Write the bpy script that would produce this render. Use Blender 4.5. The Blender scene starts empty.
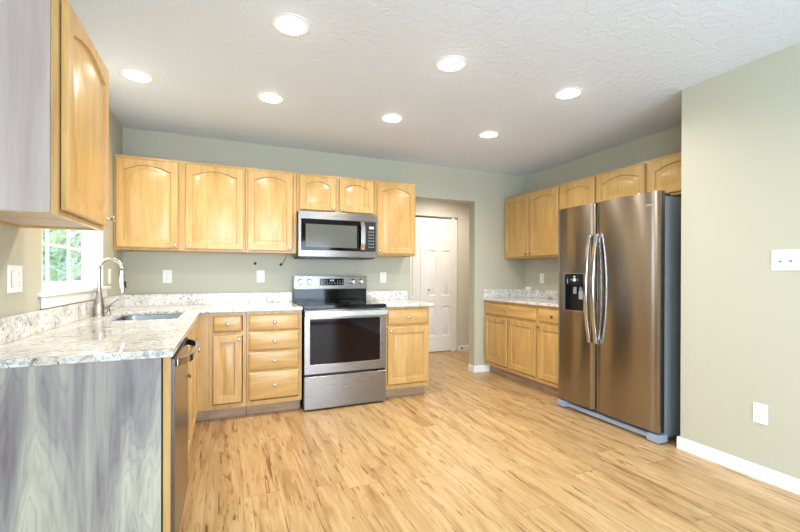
import bpy, bmesh, math, random
from mathutils import Vector, Matrix
random.seed(7)
R = math.radians
sc = bpy.context.scene
COL = sc.collection

# ---------------------------------------------------------------- camera
cam_d = bpy.data.cameras.new('camera'); cam = bpy.data.objects.new('camera', cam_d); COL.objects.link(cam)
cam.location = (0.824, -4.200, 1.191)
cam_d.sensor_width = 36; cam_d.lens = 36 * 405.65 / 800
cam_d.shift_y = 9.8 / 800
cam_d.clip_start = 0.02
cam.rotation_euler = (Matrix.Rotation(R(-23.28), 3, 'Z') @ Matrix.Rotation(R(90 - 0.115), 3, 'X') @ Matrix.Rotation(R(0.14), 3, 'Z')).to_euler()
sc.camera = cam
# ---------------------------------------------------------------- world, exposure
w = bpy.data.worlds.new('world'); sc.world = w; w.use_nodes = True
bg = w.node_tree.nodes['Background']
bg.inputs[0].default_value = (0.78, 0.90, 1.0, 1); bg.inputs[1].default_value = 5.0
sc.view_settings.view_transform = 'Standard'; sc.view_settings.look = 'None'
sc.view_settings.gamma = 1; sc.view_settings.use_curve_mapping = False
sc.view_settings.exposure = -0.10
CAN_W = 12.5            # watts of each recessed lamp
CAN_COL = (1.0, 0.90, 0.75)
BULB_W = 0.35
DAY_W = 185.0           # daylight through the rear patio door
DAY_COL = (0.61, 0.81, 1.0)

def area(name, loc, rot, sx, sy, power, col, spread=180):
    l = bpy.data.lights.new(name, 'AREA'); l.shape = 'RECTANGLE'; l.size = sx; l.size_y = sy
    l.energy = power; l.color = col; l.spread = R(spread)
    o = bpy.data.objects.new(name, l); o.location = loc; o.rotation_euler = rot; COL.objects.link(o); return o
area('daylight_patio', (1.9, -7.22, 1.08), (R(90), 0, 0), 2.9, 2.0, DAY_W, DAY_COL)

area('side_fill_light', (-.16, -5.6, 1.45), (0, R(-90), 0), 1.5, 2.0, 150.0, DAY_COL)  # fill light added at the unseen side window to brighten ceiling and right wall

# ---------------------------------------------------------------- materials
def s2l(c): return tuple((v/255/12.92 if v/255 <= .04045 else ((v/255+.055)/1.055)**2.4) for v in c) + (1,)
class NT:
    def __init__(s, name):
        s.m = bpy.data.materials.new(name); s.m.use_nodes = True; s.t = s.m.node_tree
        s.b = s.t.nodes['Principled BSDF']
    def n(s, typ, **k):
        x = s.t.nodes.new(typ)
        for a, v in k.items():
            if a.startswith('i_'): x.inputs[int(a[2:]) if a[2:].isdigit() else a[2:].replace('_', ' ')].default_value = v
            else: setattr(x, a, v)
        return x
    def l(s, a, ao, b, bi): s.t.links.new(a.outputs[ao], b.inputs[bi])
    def coords(s, scale=(1,1,1), rnd=True, rot=(0,0,0)):
        tc = s.n('ShaderNodeTexCoord'); mp = s.n('ShaderNodeMapping'); mp.inputs['Scale'].default_value = scale; mp.inputs['Rotation'].default_value = rot
        if rnd:
            oi = s.n('ShaderNodeObjectInfo'); mu = s.n('ShaderNodeVectorMath', operation='MULTIPLY_ADD')
            cx = s.n('ShaderNodeCombineXYZ')
            for i in range(3): s.l(oi, 'Random', cx, i)
            s.l(cx, 0, mu, 0); mu.inputs[1].default_value = (13.1, 7.7, 5.3); s.l(tc, 'Object', mu, 2); s.l(mu, 0, mp, 0)
        else: s.l(tc, 'Object', mp, 0)
        return mp
    def ramp(s, src, so, stops, interp='LINEAR'):
        r = s.n('ShaderNodeValToRGB'); r.color_ramp.interpolation = interp
        e = r.color_ramp.elements
        while len(e) < len(stops): e.new(.5)
        for el, (p, c) in zip(e, stops): el.position = p; el.color = c if len(c) == 4 else s2l(c)
        s.l(src, so, r, 0); return r
    def mix(s, a, ao, b, bo, f, fo=None, mode='MIX'):
        m = s.n('ShaderNodeMix', data_type='RGBA', blend_type=mode)
        if fo is None: m.inputs[0].default_value = f
        else: s.l(f, fo, m, 0)
        if isinstance(a, tuple): m.inputs[6].default_value = a
        else: s.l(a, ao, m, 6)
        if isinstance(b, tuple): m.inputs[7].default_value = b
        else: s.l(b, bo, m, 7)
        return m
    def bump(s, src, so, strength, dist=.002):
        b = s.n('ShaderNodeBump'); b.inputs['Strength'].default_value = strength; b.inputs['Distance'].default_value = dist
        s.l(src, so, b, 'Height'); s.l(b, 0, s.b, 'Normal'); return b
    def p(s, **k):
        for a, v in k.items(): s.b.inputs[a.replace('_', ' ')].default_value = v
        return s
def plain(name, c, rough=.5, metal=0., noise=.03, **k):
    t = NT(name); mp = t.coords((6, 6, 6)); n = t.n('ShaderNodeTexNoise'); n.inputs['Scale'].default_value = 3; t.l(mp, 0, n, 0)
    c = s2l(c); lo = tuple(v*(1-noise) for v in c[:3]) + (1,); hi = tuple(min(1, v*(1+noise)) for v in c[:3]) + (1,)
    r = t.ramp(n, 0, [(.3, lo), (.7, hi)]); t.l(r, 0, t.b, 'Base Color')
    t.p(Roughness=rough, Metallic=metal, **k); return t.m
def wood(name, light, dark, scale, rough=.3, coat=.15, contrast=(.35, .72), wob=1.0):
    t = NT(name); mp = t.coords(scale)
    n = t.n('ShaderNodeTexNoise'); n.inputs['Scale'].default_value = 2.2; n.inputs['Detail'].default_value = 5; n.inputs['Distortion'].default_value = wob; t.l(mp, 0, n, 0)
    r = t.ramp(n, 0, [(contrast[0], dark), (contrast[1], light)])
    mp2 = t.coords(tuple(v*5 for v in scale)); n2 = t.n('ShaderNodeTexNoise'); n2.inputs['Scale'].default_value = 3; n2.inputs['Detail'].default_value = 3; t.l(mp2, 0, n2, 0)
    r2 = t.ramp(n2, 0, [(.35, (.86, .84, .80, 1)), (.65, (1, 1, 1, 1))])
    m = t.mix(r, 0, r2, 0, .55, mode='MULTIPLY'); 
    oi = t.n('ShaderNodeObjectInfo'); rr = t.ramp(oi, 'Random', [(0, (.93, .92, .90, 1)), (1, (1, 1, 1, 1))])
    m2 = t.mix(m, 2, rr, 0, 1.0, mode='MULTIPLY'); t.l(m2, 2, t.b, 'Base Color')
    t.p(Roughness=rough, Coat_Weight=coat, Coat_Roughness=.15); t.bump(n2, 0, .05); return t.m
def steel(name, c, rough=.28, aniso=.75, brush=(2, 2, 160), rot=0.0):
    t = NT(name); mp = t.coords(brush); n = t.n('ShaderNodeTexNoise'); n.inputs['Scale'].default_value = 4; n.inputs['Detail'].default_value = 2; t.l(mp, 0, n, 0)
    c = s2l(c); r = t.ramp(n, 0, [(.3, tuple(v*.93 for v in c[:3])+(1,)), (.7, tuple(min(1, v*1.05) for v in c[:3])+(1,))]); t.l(r, 0, t.b, 'Base Color')
    rr = t.n('ShaderNodeMapRange'); rr.inputs['To Min'].default_value = rough*.85; rr.inputs['To Max'].default_value = rough*1.15; t.l(n, 0, rr, 0); t.l(rr, 0, t.b, 'Roughness')
    t.p(Metallic=1.0, Anisotropic=aniso, Anisotropic_Rotation=.25)
    tg = t.n('ShaderNodeTangent', direction_type='RADIAL', axis='Z'); t.l(tg, 0, t.b, 'Tangent'); return t.m
def glow(name, c, strength):
    t = NT(name); t.b.inputs['Emission Color'].default_value = c; t.b.inputs['Emission Strength'].default_value = strength; t.p(Base_Color=(.8, .8, .8, 1)); return t.m
def pane(name, tint=(1, 1, 1, 1), refl=.08):
    t = NT(name); t.t.nodes.remove(t.b); out = t.t.nodes['Material Output']
    tr = t.n('ShaderNodeBsdfTransparent'); tr.inputs[0].default_value = tint; gl = t.n('ShaderNodeBsdfGlossy'); gl.inputs['Roughness'].default_value = .02
    fr = t.n('ShaderNodeFresnel'); fr.inputs[0].default_value = 1.45; mx = t.n('ShaderNodeMixShader'); t.l(fr, 0, mx, 0); t.l(tr, 0, mx, 1); t.l(gl, 0, mx, 2); t.l(mx, 0, out, 0); return t.m

def wall_mat(name, c):
    t = NT(name); mp = t.coords((1, 1, 1), rnd=False); n = t.n('ShaderNodeTexNoise'); n.inputs['Scale'].default_value = 180; n.inputs['Detail'].default_value = 2; t.l(mp, 0, n, 0)
    c = s2l(c); r = t.ramp(n, 0, [(.3, tuple(v*.98 for v in c[:3])+(1,)), (.7, c)]); t.l(r, 0, t.b, 'Base Color'); t.p(Roughness=.55); t.bump(n, 0, .08, .001); return t.m
M = {}
M['wall'] = wall_mat('sage_paint', (189, 186, 168))
M['white_trim'] = plain('white_trim_paint', (238, 238, 236), .35)
M['white_door'] = plain('white_door_paint', (236, 232, 228), .4)
M['plate'] = plain('white_plastic', (240, 240, 236), .3)
M['plate_dark'] = plain('slot_grey', (120, 120, 118), .5)
def ceiling_mat():
    t = NT('ceiling_texture_paint'); mp = t.coords((1, 1, 1), rnd=False)
    n = t.n('ShaderNodeTexNoise'); n.inputs['Scale'].default_value = 14; n.inputs['Detail'].default_value = 4; n.inputs['Distortion'].default_value = 1.5; t.l(mp, 0, n, 0)
    r = t.ramp(n, 0, [(.46, (0, 0, 0, 1)), (.56, (1, 1, 1, 1))]); t.bump(r, 0, .35, .004)
    t.p(Base_Color=s2l((224, 232, 247)), Roughness=.75); return t.m
M['ceiling'] = ceiling_mat()
M['hall_wall'] = wall_mat('warm_beige_paint', (216, 208, 196))
def floor_mat():
    t = NT('oak_plank_floor'); tc = t.n('ShaderNodeTexCoord'); sp = t.n('ShaderNodeSeparateXYZ'); t.l(tc, 'Object', sp, 0)
    def math_(op, a, b=None, av=None, bv=None):
        m = t.n('ShaderNodeMath', operation=op)
        if a is not None: t.l(a, a_o(a), m, 0)
        if av is not None: m.inputs[0].default_value = av
        if b is not None: t.l(b, 0, m, 1)
        if bv is not None: m.inputs[1].default_value = bv
        return m
    def a_o(a): return 0
    xs = t.n('ShaderNodeMath', operation='DIVIDE'); t.l(sp, 0, xs, 0); xs.inputs[1].default_value = .182
    row = math_('FLOOR', xs); wn = t.n('ShaderNodeTexWhiteNoise', noise_dimensions='1D'); t.l(row, 0, wn, 'W')
    ys = t.n('ShaderNodeMath', operation='DIVIDE'); t.l(sp, 1, ys, 0); ys.inputs[1].default_value = 1.22
    yo = math_('ADD', ys); t.l(wn, 0, yo, 1); colm = math_('FLOOR', yo)
    cmb = t.n('ShaderNodeCombineXYZ'); t.l(row, 0, cmb, 0); t.l(colm, 0, cmb, 1)
    wid = t.n('ShaderNodeTexWhiteNoise', noise_dimensions='3D'); t.l(cmb, 0, wid, 0)
    # grain, offset per plank
    off = t.n('ShaderNodeVectorMath', operation='MULTIPLY_ADD'); t.l(wid, 'Color', off, 0); off.inputs[1].default_value = (17, 23, 11); t.l(tc, 'Object', off, 2)
    def grain(scale, ns, det, dist):
        mp = t.n('ShaderNodeMapping'); mp.inputs['Scale'].default_value = scale; t.l(off, 0, mp, 0)
        n = t.n('ShaderNodeTexNoise'); n.inputs['Scale'].default_value = ns; n.inputs['Detail'].default_value = det; n.inputs['Distortion'].default_value = dist; t.l(mp, 0, n, 0); return n
    g1 = grain((9, 1.0, 1), 1.5, 4, 1.2); r1 = t.ramp(g1, 0, [(.30, (166, 130, 88)), (.45, (192, 158, 112)), (.66, (206, 176, 132))])
    g2 = grain((60, 2.2, 1), 2.0, 3, .4); r2 = t.ramp(g2, 0, [(.35, (.80, .75, .68, 1)), (.6, (1, 1, 1, 1))])
    c = t.mix(r1, 0, r2, 0, .6, mode='MULTIPLY')
    g3 = grain((11, 1.3, 1), 2.3, 4, 1.6); r3 = t.ramp(g3, 0, [(.30, (.50, .38, .26, 1)), (.40, (1, 1, 1, 1))])   # cracks and knots
    c2 = t.mix(c, 2, r3, 0, .8, mode='MULTIPLY')
    g4 = grain((34, 1.5, 1), 1.5, 5, 1.5); r4 = t.ramp(g4, 0, [(.345, (.34, .22, .13, 1)), (.375, (1, 1, 1, 1))])
    c2 = t.mix(c2, 2, r4, 0, .85, mode='MULTIPLY')
    rt = t.ramp(wid, 0, [(0, (.80, .78, .76, 1)), (1, (1, 1, 1, 1))]); c3 = t.mix(c2, 2, rt, 0, .75, mode='MULTIPLY')
    # seams
    fx = t.n('ShaderNodeMath', operation='FRACT'); t.l(xs, 0, fx, 0); fy = t.n('ShaderNodeMath', operation='FRACT'); t.l(yo, 0, fy, 0)
    sx = t.n('ShaderNodeMath', operation='LESS_THAN'); t.l(fx, 0, sx, 0); sx.inputs[1].default_value = .012
    sy = t.n('ShaderNodeMath', operation='LESS_THAN'); t.l(fy, 0, sy, 0); sy.inputs[1].default_value = .0018
    sm = t.n('ShaderNodeMath', operation='MAXIMUM'); t.l(sx, 0, sm, 0); t.l(sy, 0, sm, 1)
    sf = t.n('ShaderNodeMath', operation='MULTIPLY'); t.l(sm, 0, sf, 0); sf.inputs[1].default_value = .65
    c4 = t.mix(c3, 2, s2l((96, 66, 38)), 0, sf, 0); t.l(c4, 2, t.b, 'Base Color')
    rr = t.n('ShaderNodeMapRange'); rr.inputs['To Min'].default_value = .26; rr.inputs['To Max'].default_value = .40; t.l(g2, 0, rr, 0); t.l(rr, 0, t.b, 'Roughness')
    t.p(Specular_IOR_Level=.5); t.bump(g2, 0, .06, .001); return t.m
M['floor'] = floor_mat()
def granite():
    t = NT('speckled_granite'); mp = t.coords((1, 1, 1), rnd=False)
    def nz(s, d, dist=0): 
        n = t.n('ShaderNodeTexNoise'); n.inputs['Scale'].default_value = s; n.inputs['Detail'].default_value = d; n.inputs['Distortion'].default_value = dist; t.l(mp, 0, n, 0); return n
    a = nz(3.2, 5, 2.2); ra = t.ramp(a, 0, [(.32, (204, 190, 172)), (.43, (220, 217, 212)), (.62, (230, 230, 228))])
    b = nz(20, 6, 1.4); rb = t.ramp(b, 0, [(.38, (.52, .51, .53, 1)), (.46, (1, 1, 1, 1))]); c = t.mix(ra, 0, rb, 0, .75, mode='MULTIPLY')
    d = nz(58, 4, 1.4); rd = t.ramp(d, 0, [(.345, (.10, .09, .10, 1)), (.38, (1, 1, 1, 1))]); c = t.mix(c, 2, rd, 0, .85, mode='MULTIPLY')
    e = nz(120, 3); re = t.ramp(e, 0, [(.36, (.62, .62, .64, 1)), (.47, (1, 1, 1, 1))]); c = t.mix(c, 2, re, 0, .8, mode='MULTIPLY')
    t.l(c, 2, t.b, 'Base Color'); t.p(Roughness=.10); return t.m
M['granite'] = granite()
M['maple'] = wood('honey_maple', (214, 177, 115), (194, 153, 92), (9, 9, .9))
M['maple_h'] = wood('honey_maple_horizontal', (214, 177, 115), (194, 153, 92), (.9, 9, 9))
M['maple_in'] = wood('pale_maple_interior', (214, 196, 176), (190, 166, 146), (8, 2, 2), .5, 0)
M['toe'] = wood('brown_toe_board', (196, 166, 138), (166, 136, 110), (1.5, 10, 14), .5, 0)
def greywood():
    t = NT('grey_laminate_wood'); mp = t.coords((2.6, 2.6, .36), rnd=False)
    n = t.n('ShaderNodeTexNoise'); n.inputs['Scale'].default_value = 1.9; n.inputs['Detail'].default_value = 3; n.inputs['Distortion'].default_value = 1.3; t.l(mp, 0, n, 0)
    base = t.ramp(n, 0, [(.36, (134, 126, 128)), (.5, (170, 165, 156)), (.64, (192, 190, 172))])
    m = t.n('ShaderNodeMath', operation='MULTIPLY'); t.l(n, 0, m, 0); m.inputs[1].default_value = 15; f = t.n('ShaderNodeMath', operation='FRACT'); t.l(m, 0, f, 0)
    rings = t.ramp(f, 0, [(0, (.80, .76, .77, 1)), (.35, (1, 1, 1, 1)), (.85, (1, 1, 1, 1)), (1, (.86, .83, .84, 1))])
    c = t.mix(base, 0, rings, 0, .75, mode='MULTIPLY')
    mp2 = t.coords((26, 26, 1.6), rnd=False); n2 = t.n('ShaderNodeTexNoise'); n2.inputs['Scale'].default_value = 2; n2.inputs['Detail'].default_value = 4; n2.inputs['Distortion'].default_value = .6; t.l(mp2, 0, n2, 0)
    r2 = t.ramp(n2, 0, [(.32, (.74, .70, .74, 1)), (.55, (1, 1, 1, 1))]); c = t.mix(c, 2, r2, 0, .7, mode='MULTIPLY')
    t.l(c, 2, t.b, 'Base Color'); t.p(Roughness=.42); t.bump(n2, 0, .04); return t.m
M['greywood'] = greywood()
M['pinkwood'] = wood('pale_laminate_wood', (206, 195, 191), (178, 160, 155), (4, 4, .3), .4, 0, (.3, .7), .6)
M['steel'] = steel('brushed_stainless', (142, 136, 132))
M['steel_fr'] = steel('brushed_stainless_fridge', (160, 154, 148), .23, .92, rot=.25)
M['steel_dark'] = steel('dark_stainless', (120, 112, 108), .24, .6)
M['chrome'] = plain('bright_steel', (214, 212, 214), .16, 1.0)
M['nickel'] = plain('satin_nickel', (190, 182, 172), .25, 1.0)
M['sinksteel'] = plain('satin_sink_steel', (160, 165, 172), .3, 1.0)
M['black'] = plain('black_plastic', (14, 14, 15), .35)
M['black_glass'] = plain('black_glass', (9, 7, 8), .05, Specular_IOR_Level=.3)
M['oven_glass'] = plain('dark_oven_glass', (22, 8, 10), .05, Specular_IOR_Level=.25)
M['micro_glass'] = plain('grey_oven_glass', (92, 94, 90), .12, Specular_IOR_Level=.3)
M['gap'] = plain('dark_gap', (20, 14, 12), .8)  # shade painted near-black for gaps; also the black fridge gasket
M['fridge_side'] = plain('dark_grey_enamel', (124, 130, 134), .4)
M['grille'] = plain('blue_grey_plastic', (150, 160, 176), .4)
M['mark'] = plain('grey_marking', (190, 190, 190), .4)
M['white_mark'] = plain('white_marking', (225, 228, 235), .4)
M['lamp'] = glow('lamp_glow', (1, .97, .92, 1), 2.0)
M['glass'] = pane('window_glass')
M['leaf'] = plain('leaf_green', (140, 166, 132), .6, noise=.3)
M['bark'] = plain('bark_brown', (92, 74, 58), .9, noise=.2)
M['lawn'] = plain('lawn_green', (104, 134, 70), .9, noise=.2)
M['siding'] = plain('pale_blue_siding', (150, 170, 190), .7)
M['roof'] = plain('grey_shingle', (96, 94, 94), .9, noise=.2)

# ---------------------------------------------------------------- helpers
def finish(bm, name, mat, parent=None, bevel=0, seg=2, smooth=35):
    bmesh.ops.remove_doubles(bm, verts=bm.verts, dist=1e-6)
    bmesh.ops.recalc_face_normals(bm, faces=bm.faces)
    if bevel:
        es = [e for e in bm.edges if len(e.link_faces) == 2 and e.calc_face_angle(0) > R(40)]
        bmesh.ops.bevel(bm, geom=es, offset=bevel, segments=seg, affect='EDGES', clamp_overlap=True)
    for f in bm.faces: f.smooth = True
    for e in bm.edges:
        e.smooth = len(e.link_faces) == 2 and e.calc_face_angle(0) < R(smooth)
    me = bpy.data.meshes.new(name); bm.to_mesh(me); bm.free(); me.materials.append(mat)
    o = bpy.data.objects.new(name, me); COL.objects.link(o)
    if parent: o.parent = parent
    return o
def box(bm, x0, x1, y0, y1, z0, z1):
    v = [bm.verts.new(p) for p in [(x0,y0,z0),(x1,y0,z0),(x1,y1,z0),(x0,y1,z0),(x0,y0,z1),(x1,y0,z1),(x1,y1,z1),(x0,y1,z1)]]
    for f in [(0,3,2,1),(4,5,6,7),(0,1,5,4),(1,2,6,5),(2,3,7,6),(3,0,4,7)]: bm.faces.new([v[i] for i in f])
def boxes(name, mat, lst, parent=None, bevel=0, seg=2):
    bm = bmesh.new()
    for b in lst: box(bm, *b)
    # keep touching boxes apart: doubles are not merged here
    bmesh.ops.recalc_face_normals(bm, faces=bm.faces)
    if bevel: bmesh.ops.bevel(bm, geom=list(bm.edges), offset=bevel, segments=seg, affect='EDGES', clamp_overlap=True)
    for e in bm.edges: e.smooth = False
    me = bpy.data.meshes.new(name); bm.to_mesh(me); bm.free(); me.materials.append(mat)
    o = bpy.data.objects.new(name, me); COL.objects.link(o)
    if parent: o.parent = parent
    return o
def loops(bm, ls, cap0=True, cap1=True, closed=True):
    vs = [[bm.verts.new(p) for p in l] for l in ls]
    n = len(vs[0])
    for a, b in zip(vs, vs[1:]):
        for i in range(n if closed else n-1):
            j = (i+1) % n; bm.faces.new([a[i], a[j], b[j], b[i]])
    if cap0: bm.faces.new(vs[0])
    if cap1: bm.faces.new(vs[-1])
def lathe(bm, prof, mat4=Matrix(), seg=24):   # prof: (r, h) along local z
    ls = [[mat4 @ Vector((max(r, 1e-5)*math.cos(2*math.pi*i/seg), max(r, 1e-5)*math.sin(2*math.pi*i/seg), h)) for i in range(seg)] for r, h in prof]
    loops(bm, ls)
def tube(bm, pts, rad, seg=12, flat=1.0, up=Vector((0, 0, 1))):
    pts = [Vector(p) for p in pts]; ls = []
    for i, p in enumerate(pts):
        d = (pts[min(i+1, len(pts)-1)] - pts[max(i-1, 0)]).normalized()
        u = up if abs(d.dot(up)) < .98 else Vector((0, 1, 0))
        a = d.cross(u).normalized(); b = a.cross(d).normalized()
        r = rad[i] if isinstance(rad, (list, tuple)) else rad
        ls.append([p + a*r*math.cos(2*math.pi*k/seg) + b*r*flat*math.sin(2*math.pi*k/seg) for k in range(seg)])
    loops(bm, ls)
def prism(bm, poly, z0, z1): loops(bm, [[(x, y, z0) for x, y in poly], [(x, y, z1) for x, y in poly]])
def rrect(x0, x1, y0, y1, r, n=6):
    out = []
    for cx, cy, a0 in [(x1-r, y1-r, 0), (x0+r, y1-r, 90), (x0+r, y0+r, 180), (x1-r, y0+r, 270)]:
        for i in range(n+1):
            a = R(a0 + 90*i/n); out.append((cx + r*math.cos(a), cy + r*math.sin(a)))
    return out
def cut(o, cutters, bevel=0):
    for c in cutters:
        c.parent = o.parent
        m = o.modifiers.new('b', 'BOOLEAN'); m.object = c; m.solver = 'EXACT'
    if bevel:
        m = o.modifiers.new('v', 'BEVEL'); m.width = bevel; m.segments = 3; m.limit_method = 'ANGLE'; m.angle_limit = R(50)
    bpy.context.view_layer.update()
    dg = bpy.context.evaluated_depsgraph_get(); me = bpy.data.meshes.new_from_object(o.evaluated_get(dg))
    o.modifiers.clear(); o.data = me
    for c in cutters: bpy.data.objects.remove(c)
    return o
def thing(name, label, cat, loc=(0,0,0), rotz=0, group=None):
    o = bpy.data.objects.new(name, None); o.empty_display_size = .1; COL.objects.link(o)
    o.location = loc; o.rotation_euler = (0, 0, rotz); tag(o, label, cat, group); return o
def tag(o, label, cat, group=None):
    o['label'] = label; o['category'] = cat
    if group: o['group'] = group
    return o
def struct(o): o['kind'] = 'structure'; return o

# ---------------------------------------------------------------- dimensions
XR = 4.381; CE = 2.469; WX = 3.705; WY = -2.399; UZ0, UZ1 = 1.392, 2.154; HY = 1.303
REAR = -7.0
# ---------------------------------------------------------------- room shell
struct(boxes('floor', M['floor'], [(-.12, 5.6, REAR-.12, 1.6, -.05, 0)]))
cl = boxes('ceiling', M['ceiling'], [(-.12, 5.6, REAR-.12, 1.6, CE, CE+.15)])
LIGHTS = [(.30, -1.135), (1.122, -1.14), (2.066, -1.14), (3.018, -1.135), (1.13, -2.07), (2.075, -2.065), (3.03, -2.05), (3.78, .58)]
cs = []
for x, y in LIGHTS:
    bm = bmesh.new(); lathe(bm, [(.074, 0), (.074, .2)], Matrix.Translation((x, y, CE-.1)), 40); cs.append(finish(bm, 'c', M['ceiling']))
struct(cut(cl, cs))
WY0, WY1, WZ0, WZ1 = -1.690, -.605, 1.085, 2.06
struct(boxes('wall_left', M['wall'], [(-.12, 0, REAR, -6.6, 0, CE), (-.12, 0, -4.6, WY0, 0, CE), (-.12, 0, -6.6, -4.6, 0, .7), (-.12, 0, -6.6, -4.6, 2.2, CE), (-.12, 0, WY1, 0, 0, CE), (-.12, 0, WY0, WY1, 0, WZ0), (-.12, 0, WY0, WY1, WZ1, CE)]))
OX0, OX1, OZ = 2.76, 3.625, 2.091
wb = boxes('wall_back', M['wall'], [(-.12, OX0, 0, .12, 0, CE), (OX1, XR+.12, 0, .12, 0, CE), (OX0, OX1, 0, .12, OZ, CE)])
struct(wb)
struct(boxes('wall_right', M['wall'], [(XR, XR+.12, WY+.001, -.001, 0, CE)]))
struct(boxes('wall_front_right', M['wall'], [(WX, XR+.12, WY-.12, WY, 0, CE), (WX, WX+.12, REAR, WY-.12, 0, CE)]))
CX0, CX1, CZ = 2.915, 4.185, 2.092
struct(boxes('wall_hall', M['hall_wall'], [(1.0, CX0, HY, HY+.12, 0, CE), (CX1, 5.6, HY, HY+.12, 0, CE), (CX0, CX1, HY, HY+.12, CZ, CE)]))
struct(boxes('wall_hall_left', M['hall_wall'], [(.9, 1.0, .12, HY+.12, 0, CE)]))
struct(boxes('wall_hall_right', M['hall_wall'], [(5.5, 5.6, -.1, HY, 0, CE), (XR+.12, 5.5, -.1, .0, 0, CE)]))
struct(boxes('wall_closet', M['gap'], [(CX0-.05, CX1+.05, 1.56, 1.6, 0, CE)]))  # near-black colour stands in for the darkness behind the closet doors
struct(boxes('wall_rear', M['wall'], [(-.12, .4, REAR-.12, REAR, 0, CE), (3.4, WX+.12, REAR-.12, REAR, 0, CE), (.4, 3.4, REAR-.12, REAR, 2.1, CE)]))
# patio door behind the camera: the daylight comes in here
def pane_quads(name, lst, parent):
    bm = bmesh.new()
    for ax, c, a, b, z0, z1 in lst:
        P = [(c, a, z0), (c, b, z0), (c, b, z1), (c, a, z1)] if ax == 'x' else [(a, c, z0), (b, c, z0), (b, c, z1), (a, c, z1)]
        bm.faces.new([bm.verts.new(p) for p in P])
    return finish(bm, name, M['glass'], parent)
pd = boxes('door_2', M['white_trim'], [(.4, .46, REAR-.1, REAR-.02, .0, 2.1), (3.34, 3.4, REAR-.1, REAR-.02, 0, 2.1), (.46, 3.34, REAR-.1, REAR-.02, 2.04, 2.1), (.46, 3.34, REAR-.1, REAR-.02, 0, .06), (1.86, 1.94, REAR-.1, REAR-.02, .06, 2.04)])
struct(pd); pane_quads('glass', [('y', REAR-.06, .46, 1.86, .06, 2.04), ('y', REAR-.06, 1.94, 3.34, .06, 2.04)], pd)

w2 = struct(boxes('added_window', M['white_trim'], [(-.10, -.03, -6.6, -6.54, .7, 2.2), (-.10, -.03, -4.66, -4.6, .7, 2.2), (-.10, -.03, -6.54, -4.66, .7, .76), (-.10, -.03, -6.54, -4.66, 2.14, 2.2), (-.10, -.03, -5.63, -5.57, .76, 2.14)]))  # unseen window added behind the camera so the side fill can enter
pane_quads('glass', [('x', -.06, -6.54, -5.63, .76, 2.14), ('x', -.06, -5.57, -4.66, .76, 2.14)], w2)

# baseboards
def baseboard(name, segs):
    bm = bmesh.new()
    for (x0, x1, y0, y1) in segs:
        box(bm, x0, x1, y0, y1, 0, .066)
        ix = .004 if (x1-x0) < .03 else 0; iy = .004 if (y1-y0) < .03 else 0
        # moulded top
        loops(bm, [[(x0, y0, .066), (x1, y0, .066), (x1, y1, .066), (x0, y1, .066)], [(x0+ix, y0+iy, .082), (x1-ix, y0+iy, .082), (x1-ix, y1-iy, .082), (x0+ix, y1-iy, .082)]])
    bmesh.ops.recalc_face_normals(bm, faces=bm.faces)
    me = bpy.data.meshes.new(name); bm.to_mesh(me); bm.free(); me.materials.append(M['white_trim']); o = bpy.data.objects.new(name, me); COL.objects.link(o); return struct(o)
baseboard('baseboard_right', [(WX-.015, WX, REAR, WY+.015), (WX-.0, WX+.05, WY, WY+.015)])
baseboard('baseboard_back', [(OX1-.015, 3.842, -.015, 0), (OX1-.015, OX1, 0, .12)])
baseboard('baseboard_hall', [(CX1+.002, 5.5, HY-.014, HY), (1.0, CX0-.002, HY-.014, HY)])
ds = boxes('door_stop', M['black'], [(4.235, 4.262, HY-.034, HY-.014, .035, .052)], bevel=.003)
tag(ds, 'small black door stop on the white baseboard beside the closet door', 'door stop')

# hall closet doors: six-panel leaves
def panel_rect(bm, x0, x1, z0, z1, y):   # raised panel set in a groove; y is the front plane (towards -y)
    def rc(d, yy): return [(x0+d, yy, z0+d), (x1-d, yy, z0+d), (x1-d, yy, z1-d), (x0+d, yy, z1-d)]
    loops(bm, [rc(0, y), rc(.010, y+.014), rc(.018, y+.014), rc(.04, y+.004)], cap0=False)
def six_panel(name, x0, x1, z0, z1, y, th, mat, parent=None):
    bm = bmesh.new(); W = x1-x0; st = .13; mid = .11; pw = (W-2*st-mid)/2
    xs = [x0, x0+st, x0+st+pw, x1-st-pw, x1-st, x1]
    zs = [z0, z0+.22, z0+.22+.50, z0+.87, z0+.87+.62, z0+1.60, z1-.13, z1] if False else [z0, z0+.235, z0+.70, z0+.86, z0+1.56, z0+1.66, z1-.12, z1]
    for i in range(5):
        for j in range(7):
            a, b, c, d = xs[i], xs[i+1], zs[j], zs[j+1]
            if i in (1, 3) and j in (1, 3, 5): panel_rect(bm, a, b, c, d, y)
            else: bm.faces.new([bm.verts.new(p) for p in [(a, y, c), (b, y, c), (b, y, d), (a, y, d)]])
    # back and sides
    loops(bm, [[(x0, y, z0), (x1, y, z0), (x1, y, z1), (x0, y, z1)], [(x0, y+th, z0), (x1, y+th, z0), (x1, y+th, z1), (x0, y+th, z1)]], cap0=False)
    return finish(bm, name, mat, parent)
for k, (a, b) in enumerate([(3.548, 4.180), (2.920, 3.543)]):
    dr = struct(six_panel('door_1' if k == 0 else 'door_3', a, b, .012, 2.066, HY+.03, .035, M['white_door']))
    if k: continue
    bm = bmesh.new()
    lathe(bm, [(.006, 0), (.006, .015), (.014, .02), (.017, .03), (.012, .038), (0, .04)], Matrix.Translation((a+.125, HY+.03, .965)) @ Matrix.Rotation(R(90), 4, 'X'), 20)
    kb = finish(bm, 'door_knob', M['nickel'], dr)

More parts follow.
